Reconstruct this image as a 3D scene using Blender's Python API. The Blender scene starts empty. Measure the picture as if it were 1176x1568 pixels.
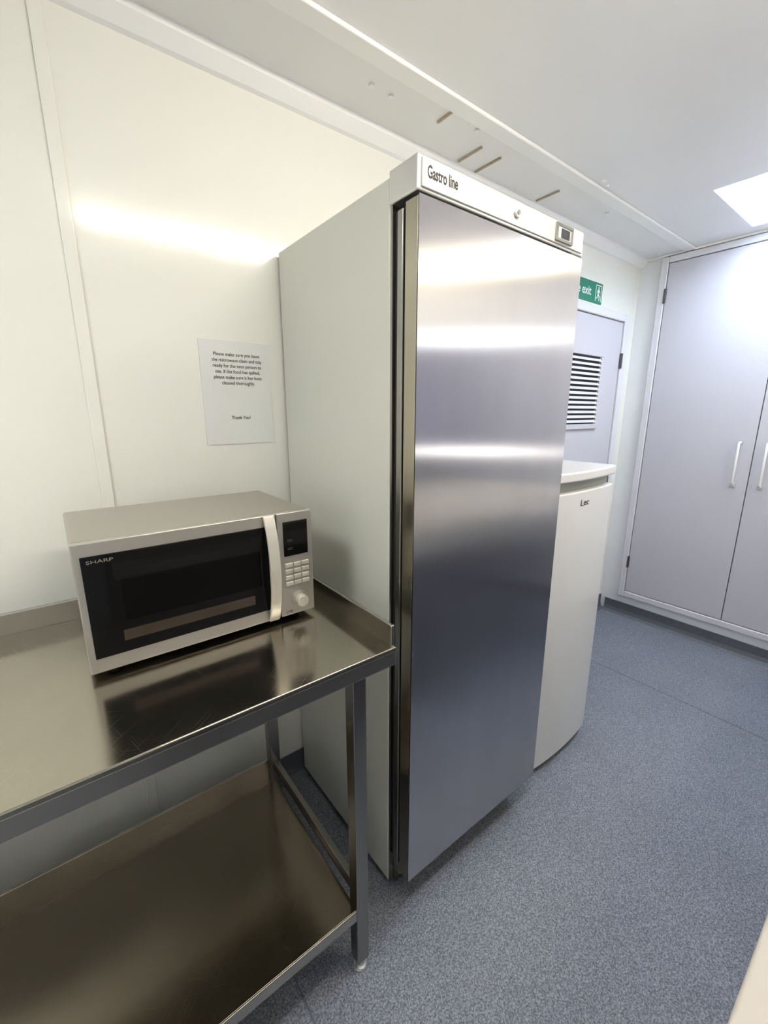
import bpy, bmesh, math
from mathutils import Vector, Matrix

scene = bpy.context.scene
scene.view_settings.view_transform = 'Standard'
scene.view_settings.look = 'None'
scene.view_settings.exposure = 0.15

# ------------------------------------------------------------------ materials
def new_mat(name):
    m = bpy.data.materials.new(name); m.use_nodes = True
    nt = m.node_tree
    return m, nt, nt.nodes['Principled BSDF']

def mat(name, col, rough=0.5, metal=0.0, var=0.04, scale=6.0, bump=0.0, bscale=80.0, coat=0.0,
        stretch=(1,1,1), aniso=0.0, tangent=None, rvar=0.0, spec=0.5, crough=0.12, bdist=0.01, bstretch=None, bdetail=2):
    m, nt, b = new_mat(name)
    tc = nt.nodes.new('ShaderNodeTexCoord')
    mp = nt.nodes.new('ShaderNodeMapping'); mp.inputs['Scale'].default_value = stretch
    nt.links.new(tc.outputs['Object'], mp.inputs['Vector'])
    n = nt.nodes.new('ShaderNodeTexNoise'); n.inputs['Scale'].default_value = scale
    n.inputs['Detail'].default_value = 4
    nt.links.new(mp.outputs['Vector'], n.inputs['Vector'])
    mx = nt.nodes.new('ShaderNodeMix'); mx.data_type = 'RGBA'
    mx.inputs['A'].default_value = tuple(max(0, c*(1-var)) for c in col)+(1,)
    mx.inputs['B'].default_value = tuple(min(1, c*(1+var)) for c in col)+(1,)
    nt.links.new(n.outputs['Fac'], mx.inputs['Factor'])
    nt.links.new(mx.outputs['Result'], b.inputs['Base Color'])
    b.inputs['Roughness'].default_value = rough
    b.inputs['Metallic'].default_value = metal
    b.inputs['Specular IOR Level'].default_value = spec
    b.inputs['Coat Weight'].default_value = coat
    b.inputs['Coat Roughness'].default_value = crough
    if rvar > 0:
        mr = nt.nodes.new('ShaderNodeMapRange')
        mr.inputs['From Min'].default_value = 0.3; mr.inputs['From Max'].default_value = 0.7
        mr.inputs['To Min'].default_value = max(0.02, rough-rvar); mr.inputs['To Max'].default_value = rough+rvar
        nt.links.new(n.outputs['Fac'], mr.inputs['Value'])
        nt.links.new(mr.outputs['Result'], b.inputs['Roughness'])
    if aniso > 0:
        b.inputs['Anisotropic'].default_value = aniso
        v = nt.nodes.new('ShaderNodeCombineXYZ')
        v.inputs[0].default_value, v.inputs[1].default_value, v.inputs[2].default_value = tangent
        nt.links.new(v.outputs[0], b.inputs['Tangent'])
    if bump > 0:
        mp2 = nt.nodes.new('ShaderNodeMapping'); mp2.inputs['Scale'].default_value = bstretch or stretch
        nt.links.new(tc.outputs['Object'], mp2.inputs['Vector'])
        n2 = nt.nodes.new('ShaderNodeTexNoise'); n2.inputs['Scale'].default_value = bscale
        n2.inputs['Detail'].default_value = bdetail
        nt.links.new(mp2.outputs['Vector'], n2.inputs['Vector'])
        bp = nt.nodes.new('ShaderNodeBump'); bp.inputs['Strength'].default_value = bump
        bp.inputs['Distance'].default_value = bdist
        nt.links.new(n2.outputs['Fac'], bp.inputs['Height'])
        nt.links.new(bp.outputs['Normal'], b.inputs['Normal'])
        if coat > 0: nt.links.new(bp.outputs['Normal'], b.inputs['Coat Normal'])
    return m

def emis(name, col, strength):
    m, nt, b = new_mat(name)
    b.inputs['Base Color'].default_value = (0.9, 0.9, 0.9, 1)
    b.inputs['Emission Color'].default_value = col+(1,)
    b.inputs['Emission Strength'].default_value = strength
    return m

def floor_mat():
    m, nt, b = new_mat('speckled_vinyl')
    tc = nt.nodes.new('ShaderNodeTexCoord')
    n = nt.nodes.new('ShaderNodeTexNoise'); n.inputs['Scale'].default_value = 230; n.inputs['Detail'].default_value = 5
    n.inputs['Roughness'].default_value = 0.75
    nt.links.new(tc.outputs['Object'], n.inputs['Vector'])
    cr = nt.nodes.new('ShaderNodeValToRGB')
    e = cr.color_ramp.elements
    e[0].position = 0.38; e[0].color = (0.075, 0.085, 0.113, 1)
    e[1].position = 0.63; e[1].color = (0.38, 0.40, 0.46, 1)
    k = cr.color_ramp.elements.new(0.5); k.color = (0.19, 0.209, 0.26, 1)
    nt.links.new(n.outputs['Fac'], cr.inputs['Fac'])
    n3 = nt.nodes.new('ShaderNodeTexNoise'); n3.inputs['Scale'].default_value = 3; n3.inputs['Detail'].default_value = 3
    nt.links.new(tc.outputs['Object'], n3.inputs['Vector'])
    mr = nt.nodes.new('ShaderNodeMapRange'); mr.inputs['To Min'].default_value = 0.8; mr.inputs['To Max'].default_value = 1.15
    nt.links.new(n3.outputs['Fac'], mr.inputs['Value'])
    mul = nt.nodes.new('ShaderNodeVectorMath'); mul.operation = 'SCALE'
    nt.links.new(cr.outputs['Color'], mul.inputs[0]); nt.links.new(mr.outputs['Result'], mul.inputs['Scale'])
    nt.links.new(mul.outputs['Vector'], b.inputs['Base Color'])
    b.inputs['Roughness'].default_value = 0.32
    bp = nt.nodes.new('ShaderNodeBump'); bp.inputs['Strength'].default_value = 0.4; bp.inputs['Distance'].default_value = 0.004
    nt.links.new(n.outputs['Fac'], bp.inputs['Height']); nt.links.new(bp.outputs['Normal'], b.inputs['Normal'])
    return m

def scratch_steel(name, col, rough, amount=1.0):
    """stainless sheet with fine random scratches and cloudy wipe marks"""
    m, nt, b = new_mat(name)
    tc = nt.nodes.new('ShaderNodeTexCoord')
    b.inputs['Metallic'].default_value = 1.0
    n = nt.nodes.new('ShaderNodeTexNoise'); n.inputs['Scale'].default_value = 5; n.inputs['Detail'].default_value = 5
    nt.links.new(tc.outputs['Object'], n.inputs['Vector'])
    acc = None
    for ang, sc in ((0.5, (9, 420, 1)), (-0.7, (7, 350, 1)), (1.3, (10, 500, 1))):
        mp = nt.nodes.new('ShaderNodeMapping'); mp.inputs['Rotation'].default_value = (0, 0, ang)
        nt.links.new(tc.outputs['Object'], mp.inputs['Vector'])
        mp2 = nt.nodes.new('ShaderNodeMapping'); mp2.inputs['Scale'].default_value = sc
        nt.links.new(mp.outputs['Vector'], mp2.inputs['Vector'])
        ns = nt.nodes.new('ShaderNodeTexNoise'); ns.inputs['Scale'].default_value = 1.0; ns.inputs['Detail'].default_value = 1
        nt.links.new(mp2.outputs['Vector'], ns.inputs['Vector'])
        r = nt.nodes.new('ShaderNodeMapRange'); r.inputs['From Min'].default_value = 0.62; r.inputs['From Max'].default_value = 0.80
        nt.links.new(ns.outputs['Fac'], r.inputs['Value'])
        if acc is None: acc = r.outputs['Result']
        else:
            mxm = nt.nodes.new('ShaderNodeMath'); mxm.operation = 'MAXIMUM'
            nt.links.new(acc, mxm.inputs[0]); nt.links.new(r.outputs['Result'], mxm.inputs[1]); acc = mxm.outputs[0]
    rr = nt.nodes.new('ShaderNodeMapRange'); rr.inputs['From Min'].default_value = 0.3; rr.inputs['From Max'].default_value = 0.7
    rr.inputs['To Min'].default_value = rough-0.03; rr.inputs['To Max'].default_value = rough+0.05
    nt.links.new(n.outputs['Fac'], rr.inputs['Value'])
    ad = nt.nodes.new('ShaderNodeMath'); ad.operation = 'MULTIPLY_ADD'; ad.inputs[1].default_value = 0.10*amount
    nt.links.new(acc, ad.inputs[0]); nt.links.new(rr.outputs['Result'], ad.inputs[2])
    nt.links.new(ad.outputs[0], b.inputs['Roughness'])
    mx = nt.nodes.new('ShaderNodeMix'); mx.data_type = 'RGBA'
    mx.inputs['A'].default_value = tuple(c*0.9 for c in col)+(1,)
    mx.inputs['B'].default_value = tuple(c*1.1 for c in col)+(1,)
    nt.links.new(n.outputs['Fac'], mx.inputs['Factor'])
    mx2 = nt.nodes.new('ShaderNodeMix'); mx2.data_type = 'RGBA'
    mx2.inputs['B'].default_value = tuple(min(1, c*1.35) for c in col)+(1,)
    nt.links.new(mx.outputs['Result'], mx2.inputs['A'])
    sc_ = nt.nodes.new('ShaderNodeMath'); sc_.operation = 'MULTIPLY'; sc_.inputs[1].default_value = 0.3*amount
    nt.links.new(acc, sc_.inputs[0]); nt.links.new(sc_.outputs[0], mx2.inputs['Factor'])
    nt.links.new(mx2.outputs['Result'], b.inputs['Base Color'])
    n2 = nt.nodes.new('ShaderNodeTexNoise'); n2.inputs['Scale'].default_value = 7; n2.inputs['Detail'].default_value = 2
    nt.links.new(tc.outputs['Object'], n2.inputs['Vector'])
    bp = nt.nodes.new('ShaderNodeBump'); bp.inputs['Strength'].default_value = 0.25; bp.inputs['Distance'].default_value = 0.003
    nt.links.new(n2.outputs['Fac'], bp.inputs['Height']); nt.links.new(bp.outputs['Normal'], b.inputs['Normal'])
    return m

M = {}
M['wall'] = mat('cream_wall_panel', (0.865, 0.865, 0.80), 0.5, var=0.012, scale=1.5, bump=0.5, bscale=4.0, coat=0.9, crough=0.12, bdist=0.004, spec=0.25)
M['wallfar'] = mat('white_wall_panel', (0.86, 0.87, 0.90), 0.35, var=0.015, scale=1.5)
M['ceil'] = mat('ceiling_panel', (0.88, 0.88, 0.885), 0.32, var=0.03, scale=2.5, bump=0.2, bscale=3, bdist=0.004)
M['trimw'] = mat('white_trim', (0.92, 0.925, 0.915), 0.3, var=0.02)
M['stain'] = mat('stained_sealant', (0.44, 0.37, 0.27), 0.6, var=0.25, scale=60)
M['floor'] = floor_mat()
M['cove'] = mat('cove_vinyl', (0.11, 0.12, 0.145), 0.5, var=0.3, scale=90)
M['cup'] = mat('lavender_grey_laminate', (0.57, 0.555, 0.605), 0.4, var=0.02, scale=3)
M['cupframe'] = mat('pale_grey_frame', (0.72, 0.71, 0.75), 0.4, var=0.02)
M['dark'] = mat('dark_gap', (0.02, 0.02, 0.022), 0.6)
M['hinge'] = mat('hinge_metal', (0.12, 0.12, 0.12), 0.4, 0.8)
M['white'] = mat('white_plastic', (0.85, 0.85, 0.84), 0.3, var=0.02)
M['side'] = mat('enamel_side', (0.655, 0.66, 0.60), 0.4, var=0.02, scale=4, coat=0.5, crough=0.10, bump=0.12, bscale=4, bdist=0.003, spec=0.3)
M['door'] = mat('brushed_steel_door', (0.55, 0.545, 0.57), 0.225, 1.0, var=0.13, scale=3.5, stretch=(1.8, 1, 0.4), aniso=1.0,
                tangent=(1, 0, 0))
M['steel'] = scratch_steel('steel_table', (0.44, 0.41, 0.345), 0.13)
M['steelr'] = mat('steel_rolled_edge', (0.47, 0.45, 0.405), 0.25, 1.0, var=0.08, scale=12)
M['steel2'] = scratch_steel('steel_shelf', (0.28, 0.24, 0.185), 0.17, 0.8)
M['leg'] = mat('steel_leg', (0.33, 0.32, 0.30), 0.25, 1.0, var=0.05)
M['dedge'] = mat('steel_door_return', (0.42, 0.39, 0.32), 0.22, 1.0, var=0.08, scale=9, stretch=(1, 1, 0.2))
M['alu'] = mat('aluminium_trim', (0.70, 0.70, 0.70), 0.3, 0.9, var=0.03)
M['header'] = mat('header_fascia', (0.64, 0.635, 0.62), 0.35, 0.15, var=0.03)
M['gasket'] = mat('black_gasket', (0.012, 0.012, 0.012), 0.5)
M['liner'] = mat('dark_door_liner', (0.16, 0.145, 0.11), 0.28, 0.8)
M['black'] = mat('black_plastic', (0.01, 0.01, 0.01), 0.3)
M['glass'] = mat('black_door_glass', (0.004, 0.004, 0.004), 0.05, var=0.0, spec=0.28)
M['mwin'] = mat('microwave_window', (0.005, 0.0045, 0.004), 0.05, var=0.1, spec=0.28)
M['tan'] = mat('cavity_glow_paint', (0.045, 0.034, 0.024), 0.25, var=0.6, scale=9)
M['mwbody'] = mat('microwave_shell', (0.41, 0.39, 0.34), 0.33, 0.7, var=0.04)
M['mwsilver'] = mat('microwave_silver', (0.50, 0.475, 0.43), 0.3, 0.7, var=0.03)
M['mwpale'] = mat('microwave_handle_silver', (0.66, 0.63, 0.55), 0.3, 0.35, var=0.02)
M['frz'] = mat('freezer_white', (0.87, 0.87, 0.855), 0.25, var=0.015, coat=0.3)
M['frzgrey'] = mat('freezer_handle_grey', (0.30, 0.31, 0.27), 0.4)
M['paper'] = mat('laminated_paper', (0.80, 0.81, 0.79), 0.18, var=0.01, coat=0.6)
M['ink'] = mat('black_ink', (0.02, 0.02, 0.02), 0.6)
M['green'] = mat('sign_green', (0.0, 0.20, 0.12), 0.4)
M['signw'] = mat('sign_white', (0.85, 0.87, 0.85), 0.4)
M['counter'] = mat('beige_worktop', (0.50, 0.46, 0.41), 0.4, var=0.05, scale=30)
M['tile'] = mat('white_splash_panel', (0.86, 0.86, 0.86), 0.3)
M['lav'] = mat('lavender_reflector_face', (0.32, 0.31, 0.42), 0.4)
M['slate'] = mat('grey_violet_cabinet', (0.16, 0.16, 0.19), 0.4)

# ------------------------------------------------------------------ helpers
def link(o, parent=None):
    scene.collection.objects.link(o)
    if parent is not None:
        o.parent = parent
        o.matrix_parent_inverse = Matrix.Translation(-Vector(parent.location))
    return o

def empty(name, loc):
    e = bpy.data.objects.new(name, None); e.location = loc; e.empty_display_size = 0.1
    scene.collection.objects.link(e); return e

def add_bevel(o, w, seg=3):
    if w > 0:
        b = o.modifiers.new('bevel', 'BEVEL'); b.width = w; b.segments = seg; b.limit_method = 'ANGLE'
        b.harden_normals = True
        for p in o.data.polygons: p.use_smooth = True

def multibox(name, boxes, m, parent=None, bevel=0.0):
    x0 = min(b[0] for b in boxes); x1 = max(b[1] for b in boxes)
    y0 = min(b[2] for b in boxes); y1 = max(b[3] for b in boxes)
    z0 = min(b[4] for b in boxes); z1 = max(b[5] for b in boxes)
    c = Vector(((x0+x1)/2, (y0+y1)/2, (z0+z1)/2))
    bm = bmesh.new()
    for b in boxes:
        v = [bm.verts.new(Vector((b[i], b[2+j], b[4+k]))-c) for i in (0, 1) for j in (0, 1) for k in (0, 1)]
        for f in ((0,1,3,2),(4,6,7,5),(0,4,5,1),(2,3,7,6),(0,2,6,4),(1,5,7,3)):
            bm.faces.new([v[i] for i in f])
    bmesh.ops.recalc_face_normals(bm, faces=bm.faces)
    me = bpy.data.meshes.new(name); bm.to_mesh(me); bm.free()
    me.materials.append(m)
    o = bpy.data.objects.new(name, me); o.location = c
    link(o, parent); add_bevel(o, bevel); return o

def box(name, x0, x1, y0, y1, z0, z1, m, parent=None, bevel=0.0):
    return multibox(name, [(x0, x1, y0, y1, z0, z1)], m, parent, bevel)

def prism(name, pts, axis, a0, a1, m, parent=None, bevel=0.0, smooth=False):
    """pts: 2-D polygon; axis 'z': (x,y); 'x': (y,z); 'y': (x,z)"""
    def P(p, a):
        if axis == 'z': return Vector((p[0], p[1], a))
        if axis == 'x': return Vector((a, p[0], p[1]))
        return Vector((p[0], a, p[1]))
    al = [P(p, a) for a in (a0, a1) for p in pts]
    c = sum(al, Vector())/len(al)
    bm = bmesh.new(); n = len(pts)
    v = [bm.verts.new(q-c) for q in al]
    bm.faces.new(v[:n]); bm.faces.new(v[n:])
    for i in range(n):
        j = (i+1) % n
        f = bm.faces.new((v[i], v[j], v[n+j], v[n+i])); f.smooth = smooth
    bmesh.ops.recalc_face_normals(bm, faces=bm.faces)
    me = bpy.data.meshes.new(name); bm.to_mesh(me); bm.free(); me.materials.append(m)
    o = bpy.data.objects.new(name, me); o.location = c
    link(o, parent)
    if bevel: add_bevel(o, bevel)
    return o

def cyl(name, c, r, d, axis, m, parent=None, seg=32, r2=None, bevel=0.0):
    bm = bmesh.new()
    bmesh.ops.create_cone(bm, cap_ends=True, segments=seg, radius1=r, radius2=r if r2 is None else r2, depth=d)
    rot = {'z': Matrix.Identity(4), 'x': Matrix.Rotation(math.pi/2, 4, 'Y'), 'y': Matrix.Rotation(math.pi/2, 4, 'X')}[axis]
    bmesh.ops.transform(bm, matrix=rot, verts=bm.verts)
    me = bpy.data.meshes.new(name); bm.to_mesh(me); bm.free(); me.materials.append(m)
    for p in me.polygons: p.use_smooth = len(p.vertices) == 4
    o = bpy.data.objects.new(name, me); o.location = c
    link(o, parent)
    if bevel: add_bevel(o, bevel)
    return o

def tube(name, pts, r, m, parent=None, smooth=False):
    cu = bpy.data.curves.new(name, 'CURVE'); cu.dimensions = '3D'; cu.bevel_depth = r; cu.bevel_resolution = 4
    cu.use_fill_caps = True
    c = Vector(pts[0])
    s = cu.splines.new('POLY'); s.points.add(len(pts)-1)
    for i, p in enumerate(pts): s.points[i].co = tuple(Vector(p)-c)+(1,)
    cu.materials.append(m)
    o = bpy.data.objects.new(name, cu); o.location = c
    return link(o, parent)

def text(name, body, loc, size, m, parent, align='LEFT', rot=(math.pi/2, 0, 0), space=1.0, sx=1.0, line=1.0, off=0.0):
    cu = bpy.data.curves.new(name, 'FONT'); cu.body = body; cu.size = size; cu.align_x = align
    cu.extrude = 0.0002; cu.space_character = space; cu.space_line = line; cu.offset = off
    cu.materials.append(m)
    o = bpy.data.objects.new(name, cu); o.location = loc; o.rotation_euler = rot; o.scale = (sx, 1, 1)
    return link(o, parent)

# ------------------------------------------------------------------ room
X0, X1 = -1.6, 3.05
Y0, Y1 = -0.9, 1.34
H = 2.30
box('floor', X0, X1, Y0, Y1, -0.05, 0.0, M['floor'])
box('wall_left', X0, X1, Y1, Y1+0.06, -0.05, H+0.05, M['wall'])
box('wall_far', X1, X1+0.06, Y0, Y1+0.06, -0.05, H+0.05, M['wallfar'])
box('wall_right', X0, X1, Y0-0.06, Y0, -0.05, H+0.05, M['wallfar'])
box('wall_back', X0-0.06, X0, Y0-0.06, Y1+0.06, -0.05, H+0.05, M['wallfar'])

holes = [(2.33, 2.94, 0.18, 0.79), (-1.2, -0.6, 0.18, 0.79)]  # second opening is unseen, added behind the camera for light
xs = sorted({X0, X1, *[h[0] for h in holes], *[h[1] for h in holes]})
ys = sorted({Y0, Y1, 0.18, 0.79})
cells = []
for i in range(len(xs)-1):
    for j in range(len(ys)-1):
        cx, cy = (xs[i]+xs[i+1])/2, (ys[j]+ys[j+1])/2
        if any(h[0] < cx < h[1] and h[2] < cy < h[3] for h in holes): continue
        cells.append((xs[i], xs[i+1], ys[j], ys[j+1], H, H+0.05))
multibox('ceiling', cells, M['ceil'])
M['sky'] = emis('skylight_diffuser', (0.74, 0.87, 1.0), 17.0)
M['sky_added'] = emis('added_skylight_diffuser', (1.0, 0.98, 0.91), 19.0)  # glow of the added rear skylight
M['skyshaft'] = mat('skylight_shaft', (0.85, 0.9, 0.95), 0.4)
for k, h in enumerate(holes):
    e = empty('skylight', ((h[0]+h[1])/2, (h[2]+h[3])/2, H+0.05))
    t = 0.012
    multibox('shaft', [(h[0], h[0]+t, h[2], h[3], H, H+0.2), (h[1]-t, h[1], h[2], h[3], H, H+0.2),
                       (h[0]+t, h[1]-t, h[2], h[2]+t, H, H+0.2), (h[0]+t, h[1]-t, h[3]-t, h[3], H, H+0.2)], M['skyshaft'], e)
    box('dome_panel', h[0], h[1], h[2], h[3], H+0.2, H+0.22, M['sky'] if k == 0 else M['sky_added'], e)

# unseen glowing strip added on the right-hand wall to streak the fridge door
M['streak_glow'] = emis('streak_glow_emitter', (0.88, 0.94, 1.0), 18.0)
e = empty('added_streak_panel', (2.5, Y0, 1.92))
box('streak_glow', 2.25, 2.75, Y0+0.001, Y0+0.006, 1.89, 1.945, M['streak_glow'], e)
multibox('frame', [(2.23, 2.77, Y0+0.001, Y0+0.02, 1.945, 1.965), (2.23, 2.77, Y0+0.001, Y0+0.02, 1.87, 1.89),
                   (2.23, 2.25, Y0+0.001, Y0+0.02, 1.89, 1.945), (2.75, 2.77, Y0+0.001, Y0+0.02, 1.89, 1.945)], M['trimw'], e)

# trims
prism('trim_1', [(Y1, H), (Y1-0.045, H), (Y1-0.04, H-0.012), (Y1-0.012, H-0.04), (Y1, H-0.045)], 'x', X0, X1, M['trimw'])
box('trim_2', X0, X1-0.02, 1.045, 1.10, H-0.012, H, M['trimw'], bevel=0.004)
box('trim_3', 0.088, 0.116, Y1-0.005, Y1, 0.1, H-0.045, M['wall'], bevel=0.0022)
box('trim_4', X1-0.03, X1, Y0, Y1, H-0.012, H, M['trimw'], bevel=0.003)
stains = [(1.12, 1.06, 1.17), (1.335, 1.17, 1.28), (1.44, 1.17, 1.29), (1.83, 1.17, 1.28)]
multibox('trim_5', [(x-0.004, x+0.004, a if a > 1.1 else 1.102, b, H-0.006, H) for x, a, b in stains], M['stain'], bevel=0.001)
for (x, y) in [(0.86, 1.17), (0.93, 1.17), (1.21, 1.11), (1.25, 1.12), (1.9, 1.02), (2.2, 1.15), (1.95, 1.03)]:
    cyl('ceiling_screw_cap', (x, y, H-0.003), 0.008, 0.006, 'z', M['trimw'], bevel=0.001)
# cove skirting
prism('baseboard_left', [(Y1, 0), (Y1-0.035, 0), (Y1-0.012, 0.012), (Y1-0.004, 0.04), (Y1-0.004, 0.10), (Y1, 0.10)], 'x', X0, X1, M['cove'])
prism('baseboard_far', [(X1, 0), (X1-0.035, 0), (X1-0.014, 0.012), (X1-0.006, 0.035), (X1-0.006, 0.085), (X1, 0.085)], 'y', Y0, Y1-0.036, M['cove'])
# floor seam
box('trim_6', 2.30, 2.304, -0.4, 1.25, 0.0, 0.0008, M['cove'])
box('trim_7', 0.30, 0.304, -0.0, 1.25, 0.0, 0.0008, M['cove'])

# ------------------------------------------------------------------ ceiling lights
M['lamp'] = emis('warm_diffuser', (1.0, 0.94, 0.82), 42.0)
x0, x1, y, hw = 0.22, 1.25, 0.15, 0.035
e = empty('ceiling_light', ((x0+x1)/2, y, H))
box('housing', x0, x1, y-hw, y+hw, H-0.02, H, M['white'], e, 0.004)
box('diffuser', x0+0.01, x1-0.01, y-hw+0.005, y+hw-0.005, H-0.06, H-0.02, M['lamp'], e, 0.008)
M['streak_lamp'] = emis('streak_lamp_diffuser', (1.0, 0.87, 0.60), 60.0)
e = empty('ceiling_light', (2.15, -0.56, H))  # unseen round lamp, added and placed for the door's warm upper streak
cyl('housing', (2.15, -0.56, H-0.01), 0.13, 0.02, 'z', M['white'], e, bevel=0.004)
cyl('diffuser', (2.15, -0.56, H-0.04), 0.095, 0.04, 'z', M['streak_lamp'], e, r2=0.115)

# ------------------------------------------------------------------ opposite side
e = empty('worktop_counter', (1.3, -0.45, 0))
YB = Y0+0.012
box('top', 0.12, 2.6, YB, 0.023, 0.862, 0.90, M['counter'], e, 0.004)
box('fascia', 0.12, 2.6, -0.02, 0.018, 0.79, 0.862, M['tile'], e, 0.003)
box('carcass', 0.14, 2.58, YB, -0.03, 0.1, 0.862, M['slate'], e)
box('dark_reflection_panel', 0.12, 2.6, YB-0.002, YB+0.01, 0.90, 1.09, M['slate'], e)  # unseen panel added to darken a band in the fridge door's reflection
box('plinth', 0.14, 2.58, YB, -0.08, 0.0, 0.1, M['cove'], e)
for i in range(4):
    xa = 0.15+i*0.607
    box('cabinet_door_%d' % (i+1), xa, xa+0.6, -0.03, -0.012, 0.11, 0.785, M['slate'], e, 0.002)
M['low_glow'] = emis('added_glow_strip', (1.0, 0.95, 0.85), 15.0)
e = empty('lavender_reflector', (1.3, Y0+0.1, 1.2))  # unseen block added to give the fridge door its lavender reflection
box('carcass', 0.14, 2.58, Y0+0.005, Y0+0.20, 1.15, 1.78, M['lav'], e)
box('added_glow_strip', 2.1, 2.56, Y0+0.14, Y0+0.18, 1.105, 1.15, M['low_glow'], e)  # unseen glowing strip added for the low bright band on the fridge door
for i in range(4):
    xa = 0.15+i*0.607
    box('cabinet_door_%d' % (i+1), xa, xa+0.6, Y0+0.20, Y0+0.218, 1.16, 1.77, M['lav'], e, 0.002)

# ------------------------------------------------------------------ upright refrigerator
e = empty('upright_refrigerator', (0.922, 1.0, 0))
FX0, FX1 = 0.622, 1.222
box('cabinet', FX0, FX1, 0.785, 1.325, 0.025, 1.865, M['side'], e, 0.004)
box('front_frame', FX0+0.002, FX1-0.002, 0.778, 0.785, 0.03, 1.86, M['leg'], e)
box('gasket', FX0+0.008, FX1-0.008, 0.766, 0.778, 0.13, 1.80, M['gasket'], e, 0.003)
box('door_liner', FX0+0.003, FX1-0.003, 0.746, 0.766, 0.125, 1.80, M['leg'], e, 0.004)
box('door_edge_strip', FX0+0.010, FX1-0.010, 0.737, 0.746, 0.12, 1.804, M['gasket'], e)
box('door_return', FX0+0.0005, FX1-0.0005, 0.697, 0.737, 0.1165, 1.8055, M['dedge'], e, 0.003)
box('door_skin', FX0, FX1, 0.695, 0.6975, 0.116, 1.806, M['door'], e)
box('header', FX0-0.003, FX1+0.003, 0.697, 0.785, 1.812, 1.874, M['alu'], e, 0.004)
box('header_fascia', FX0+0.006, FX1-0.006, 0.693, 0.698, 1.818, 1.868, M['header'], e, 0.0015)
text('logo', 'Gastro line', (0.640, 0.6926, 1.836), 0.030, M['ink'], e, sx=0.62, off=0.0006)
cyl('lock_ring', (0.92, 0.690, 1.843), 0.010, 0.006, 'y', M['alu'], e, bevel=0.001)
cyl('lock_core', (0.92, 0.687, 1.843), 0.005, 0.003, 'y', M['leg'], e)
multibox('display_bezel', [(1.080, 1.157, 0.688, 0.693, 1.823, 1.829), (1.080, 1.157, 0.688, 0.693, 1.857, 1.863),
                           (1.080, 1.088, 0.688, 0.693, 1.829, 1.857), (1.149, 1.157, 0.688, 0.693, 1.829, 1.857)], M['leg'], e)
box('display_panel', 1.088, 1.149, 0.6905, 0.693, 1.829, 1.857, M['alu'], e)
box('display_screen', 1.105, 1.143, 0.6895, 0.6905, 1.832, 1.853, M['black'], e)
box('hinge_top', FX1-0.05, FX1+0.003, 0.70, 0.76, 1.806, 1.812, M['leg'], e)
box('hinge_bottom', FX1-0.06, FX1-0.005, 0.705, 0.78, 0.10, 0.116, M['leg'], e, 0.002)
box('lower_bracket', FX0+0.01, FX0+0.05, 0.745, 0.785, 0.08, 0.125, M['leg'], e, 0.002)
box('plinth', FX0+0.015, FX1-0.015, 0.775, 0.79, 0.03, 0.112, M['liner'], e)
for x in (FX0+0.05, FX1-0.05):
    for y in (0.84, 1.27):
        cyl('foot', (x, y, 0.0125), 0.02, 0.025, 'z', M['black'], e)

# ------------------------------------------------------------------ freezer
e = empty('upright_freezer', (1.485, 1.0, 0))
def bow(x0, x1, yf, b, yb, n=20):
    p = [(x0+(x1-x0)*i/n, yf-b*(1-(2*i/n-1)**2)) for i in range(n+1)]
    return p+[(x1, yb), (x0, yb)]
GX0, GX1 = 1.24, 1.722
box('cabinet', GX0+0.004, GX1-0.004, 0.815, 1.325, 0.03, 1.168, M['frz'], e, 0.004)
prism('door', bow(GX0, GX1, 0.762, 0.018, 0.812), 'z', 0.03, 1.128, M['frz'], e, 0.006)
prism('handle_recess', bow(GX0+0.01, GX1-0.01, 0.783, 0.013, 0.815), 'z', 1.128, 1.168, M['frzgrey'], e)
prism('worktop_lid', bow(GX0-0.002, GX1+0.004, 0.758, 0.022, 1.325), 'z', 1.166, 1.20, M['frz'], e, 0.007)
text('logo', 'Lec', (1.45, 0.7425, 1.075), 0.033, M['ink'], e, sx=1.3)
for x in (GX0+0.05, GX1-0.05):
    for y in (0.85, 1.28):
        cyl('foot', (x, y, 0.015), 0.018, 0.03, 'z', M['black'], e)

# ------------------------------------------------------------------ steel table
e = empty('steel_prep_table', (-0.2, 0.95, 0))
TX0, TX1, TY0, TY1 = -0.98, 0.537, 0.65, 1.245
multibox('top', [(TX0, TX1, TY0, TY1, 0.888, 0.900)], M['steel'], e, 0.003)
multibox('apron', [(TX0, TX1, TY0, TY0+0.012, 0.856, 0.892), (TX1-0.012, TX1, TY0+0.012, TY1, 0.856, 0.892)], M['steelr'], e, 0.003)
multibox('upstand', [(TX0, TX1, TY1-0.012, TY1, 0.898, 0.952), (TX1-0.010, TX1, TY0+0.006, TY1-0.012, 0.898, 0.950)], M['steelr'], e, 0.003)
lx0, lx1, ly0, ly1 = TX0+0.09, 0.449, 0.682, 1.19
for i, (x, y) in enumerate([(lx0, ly0), (lx1, ly0), (lx0, ly1), (lx1, ly1)]):
    box('leg_%d' % (i+1), x-0.017, x+0.017, y-0.017, y+0.017, 0.035, 0.888, M['leg'], e, 0.003)
    cyl('foot_%d' % (i+1), (x, y, 0.0175), 0.015, 0.035, 'z', M['alu'], e, r2=0.012)
    cyl('foot_pad_%d' % (i+1), (x, y, 0.004), 0.017, 0.008, 'z', M['alu'], e)
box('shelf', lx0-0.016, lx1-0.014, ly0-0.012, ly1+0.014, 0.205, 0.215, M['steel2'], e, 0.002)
box('shelf_lip', lx0-0.016, lx1-0.014, ly0-0.014, ly0-0.004, 0.180, 0.213, M['steelr'], e, 0.002)
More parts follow.
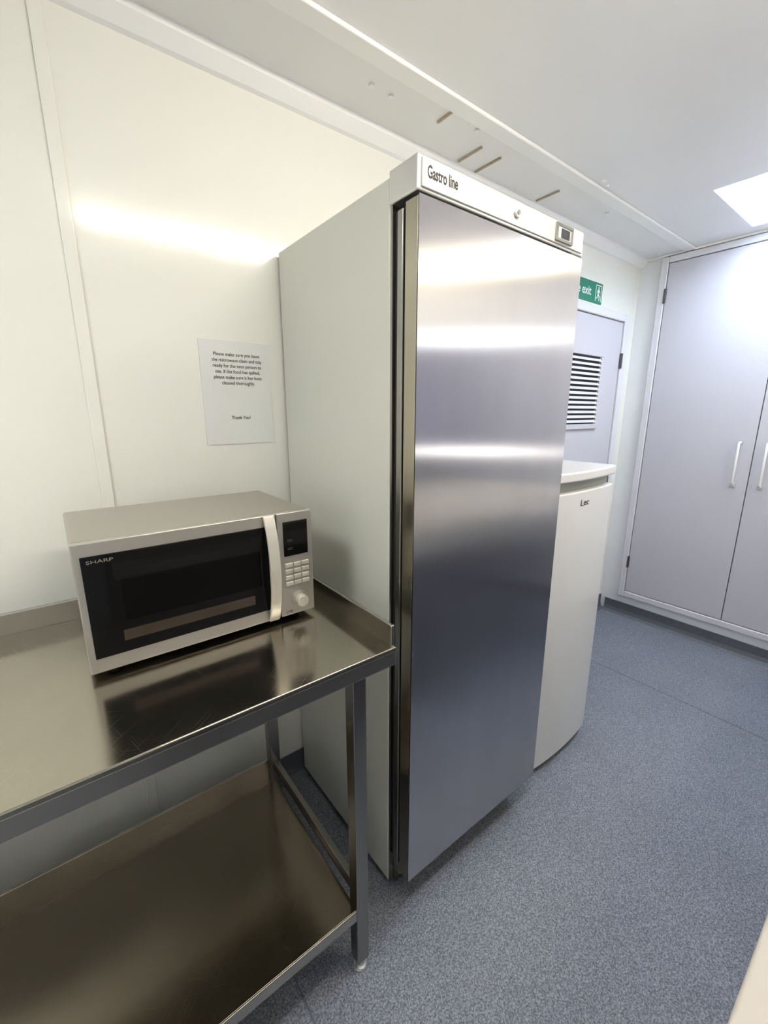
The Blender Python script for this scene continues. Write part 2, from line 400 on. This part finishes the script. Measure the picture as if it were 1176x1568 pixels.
multibox('shelf_upstand', [(lx0+0.017, lx1-0.017, ly1+0.004, ly1+0.014, 0.213, 0.262)], M['steelr'], e, 0.002)
multibox('shelf_side_rail', [(lx1-0.006, lx1+0.010, ly0+0.017, ly1-0.017, 0.225, 0.262), (lx0-0.01, lx0+0.006, ly0+0.017, ly1-0.017, 0.225, 0.262)], M['leg'], e, 0.002)
multibox('under_rail', [(lx1-0.015, lx1+0.015, ly0+0.017, ly1-0.017, 0.83, 0.86), (lx0-0.015, lx0+0.015, ly0+0.017, ly1-0.017, 0.83, 0.86)], M['leg'], e, 0.002)

# ------------------------------------------------------------------ microwave
e = empty('microwave_oven', (0.237, 1.06, 0.9))
MZ0, MZ1 = 0.914, 1.172
box('shell', 0.0, 0.475, 0.917, 1.226, MZ0, MZ1, M['mwbody'], e, 0.006)
box('door_frame', 0.0, 0.384, 0.903, 0.917, MZ0, MZ1, M['mwsilver'], e, 0.003)
box('control_panel', 0.386, 0.475, 0.903, 0.917, MZ0, MZ1, M['mwsilver'], e, 0.003)
box('door_glass', 0.012, 0.362, 0.9012, 0.904, 0.944, 1.146, M['glass'], e, 0.001)
box('door_window', 0.060, 0.325, 0.9007, 0.9013, 0.966, 1.112, M['mwin'], e)
box('painted_cavity_glow', 0.062, 0.323, 0.9004, 0.9008, 0.968, 0.990, M['tan'], e)  # flat strip on the glass; its brown paints in the lit cavity floor
text('logo', 'SHARP', (0.020, 0.9008, 1.132), 0.009, M['mwbody'], e, sx=1.6)
pts_o, pts_i = [], []
for i in range(17):
    t = i/16; z = MZ0+0.001+(MZ1-MZ0-0.002)*t
    y = 0.901-0.004-0.026*math.sin(math.pi*t)**0.7
    pts_o.append((y, z)); pts_i.append((y+0.008 if 0 < i < 16 else 0.9035, z))
prism('handle', pts_o+pts_i[::-1], 'x', 0.353, 0.378, M['mwpale'], e, 0.002)
box('display', 0.400, 0.462, 0.901, 0.904, 1.066, 1.150, M['glass'], e, 0.001)
text('display_icons', '::::::\n\n::::::', (0.409, 0.9007, 1.102), 0.010, M['mwbody'], e)
for r in range(4):
    for c in range(3):
        xa = 0.401+c*0.021; za = 1.043-r*0.0155
        box('button_%d_%d' % (r+1, c+1), xa, xa+0.019, 0.899, 0.904, za-0.005, za+0.005, M['mwpale'], e, 0.0015)
cyl('knob_ring', (0.4345, 0.901, 0.952), 0.0205, 0.005, 'y', M['mwsilver'], e, bevel=0.001)
cyl('knob', (0.4345, 0.891, 0.952), 0.0145, 0.020, 'y', M['mwpale'], e, bevel=0.002)
box('knob_grip', 0.4325, 0.4365, 0.878, 0.884, 0.940, 0.964, M['mwpale'], e, 0.001)
text('panel_label', '(>8)', (0.398, 0.9025, 0.921), 0.010, M['ink'], e)
for x in (0.04, 0.435):
    for y in (0.95, 1.19):
        cyl('foot', (x, y, 0.907), 0.014, 0.014, 'z', M['black'], e)

# ------------------------------------------------------------------ notice on wall
e = empty('wall_notice', (0.477, Y1-0.001, 1.453))
box('laminated_sheet', 0.370, 0.580, Y1-0.0025, Y1-0.0005, 1.303, 1.602, M['paper'], e)
text('notice_text', 'Please make sure you leave\nthe microwave clean and tidy\nready for the next person to\nuse. If the food has spilled,\nplease make sure it has been\ncleaned thoroughly.', (0.478, Y1-0.0032, 1.560), 0.0137, M['ink'], e, 'CENTER', sx=0.92, line=1.18)
text('thanks_text', 'Thank You!', (0.478, Y1-0.0032, 1.378), 0.0137, M['ink'], e, 'CENTER', sx=0.92)

# ------------------------------------------------------------------ door with louvre in left wall
e = empty('door_1', (2.46, Y1, 0))
multibox('frame', [(2.87, 2.93, Y1-0.028, Y1, 0.1, 1.975), (2.0, 2.06, Y1-0.028, Y1, 0.1, 1.975), (2.06, 2.87, Y1-0.028, Y1, 1.93, 1.975)], M['cupframe'], e, 0.006)
box('leaf', 2.064, 2.866, Y1-0.018, Y1-0.004, 0.1, 1.926, M['cup'], e, 0.002)
box('shadow_gap', 2.06, 2.87, Y1-0.005, Y1-0.001, 0.1, 1.93, M['dark'], e)
multibox('louvre_frame', [(2.22, 2.65, Y1-0.032, Y1-0.018, 1.71, 1.74), (2.22, 2.65, Y1-0.032, Y1-0.018, 1.30, 1.33),
                          (2.22, 2.25, Y1-0.032, Y1-0.018, 1.33, 1.71), (2.62, 2.65, Y1-0.032, Y1-0.018, 1.33, 1.71)], M['cup'], e, 0.003)
box('louvre_void', 2.25, 2.62, Y1-0.020, Y1-0.0175, 1.33, 1.71, M['dark'], e)
n = 14
for i in range(n):
    z = 1.338+i*(0.372/n)
    prism('slat_%d' % (i+1), [(Y1-0.036, z), (Y1-0.033, z), (Y1-0.020, z+0.012), (Y1-0.020, z+0.015), (Y1-0.024, z+0.015)], 'x', 2.25, 2.62, M['cupframe'], e)
for z in (1.66, 0.9, 0.3):
    box('hinge', 2.862, 2.876, Y1-0.034, Y1-0.018, z, z+0.09, M['hinge'], e, 0.002)

# ------------------------------------------------------------------ exit sign
e = empty('fire_exit_sign', (2.42, Y1-0.002, 2.045))
box('board', 2.25, 2.595, Y1-0.005, Y1-0.001, 1.993, 2.098, M['green'], e)
text('sign_text', 'Fire exit', (2.262, Y1-0.0056, 2.026), 0.062, M['signw'], e, sx=1.0, off=0.0008)
multibox('pictogram_door', [(2.52, 2.525, Y1-0.006, Y1-0.005, 2.003, 2.088), (2.580, 2.585, Y1-0.006, Y1-0.005, 2.003, 2.088),
                            (2.52, 2.585, Y1-0.006, Y1-0.005, 2.083, 2.088)], M['signw'], e)
cyl('pictogram_head', (2.553, Y1-0.0055, 2.073), 0.006, 0.001, 'y', M['signw'], e)
prism('pictogram_body', [(2.545, 2.065), (2.558, 2.066), (2.572, 2.050), (2.569, 2.047), (2.558, 2.056), (2.556, 2.042), (2.568, 2.030), (2.566, 2.008), (2.560, 2.008), (2.560, 2.026), (2.549, 2.034), (2.543, 2.018), (2.530, 2.018), (2.530, 2.023), (2.539, 2.024), (2.546, 2.046), (2.546, 2.056), (2.538, 2.046), (2.534, 2.048)], 'y', Y1-0.006, Y1-0.005, M['signw'], e)

# ------------------------------------------------------------------ built-in cupboard on far wall
e = empty('storage_cupboard', (X1, 0.62, 0.15))
CX = X1-0.03
multibox('frame', [(CX, X1, 1.175, 1.215, 0.145, 2.285), (CX, X1, 0.03, 0.07, 0.145, 2.285),
                   (CX, X1, 0.07, 1.175, 2.25, 2.285), (CX, X1, 0.07, 1.175, 0.145, 0.185)], M['cupframe'], e, 0.006)
box('shadow_gap', X1-0.012, X1-0.002, 0.07, 1.175, 0.185, 2.25, M['dark'], e)
box('leaf_1', CX+0.004, X1-0.012, 0.6245, 1.171, 0.189, 2.246, M['cup'], e, 0.002)
box('leaf_2', CX+0.004, X1-0.012, 0.074, 0.6205, 0.189, 2.246, M['cup'], e, 0.002)
for i, y in enumerate((0.685, 0.565)):
    tube('handle_%d' % (i+1), [(CX+0.004, y, 1.235), (CX-0.022, y, 1.232), (CX-0.026, y, 1.222), (CX-0.026, y, 1.013), (CX-0.022, y, 1.003), (CX+0.004, y, 1.0)], 0.0065, M['white'], e)
    for z in (1.235, 1.0):
        cyl('handle_rose', (CX+0.001, y, z), 0.012, 0.006, 'x', M['alu'], e)
for z in (2.03, 0.36):
    box('hinge', CX-0.006, CX+0.004, 1.166, 1.18, z, z+0.08, M['hinge'], e, 0.002)

# ------------------------------------------------------------------ world + camera
w = bpy.data.worlds.new('world'); scene.world = w; w.use_nodes = True
w.node_tree.nodes['Background'].inputs['Color'].default_value = (0.8, 0.9, 1, 1)
w.node_tree.nodes['Background'].inputs['Strength'].default_value = 0.3

cam = bpy.data.cameras.new('camera'); co = bpy.data.objects.new('camera', cam)
scene.collection.objects.link(co); scene.camera = co
cam.sensor_fit = 'HORIZONTAL'; cam.sensor_width = 36.0; cam.lens = 36.0*655/1176
cam.clip_start = 0.01
co.location = (0, 0, 1.4)
p = math.radians(13.2); yw = math.radians(52.3)
fwd = Vector((math.cos(yw)*math.cos(p), math.sin(yw)*math.cos(p), -math.sin(p)))
co.rotation_euler = fwd.to_track_quat('-Z', 'Y').to_euler()
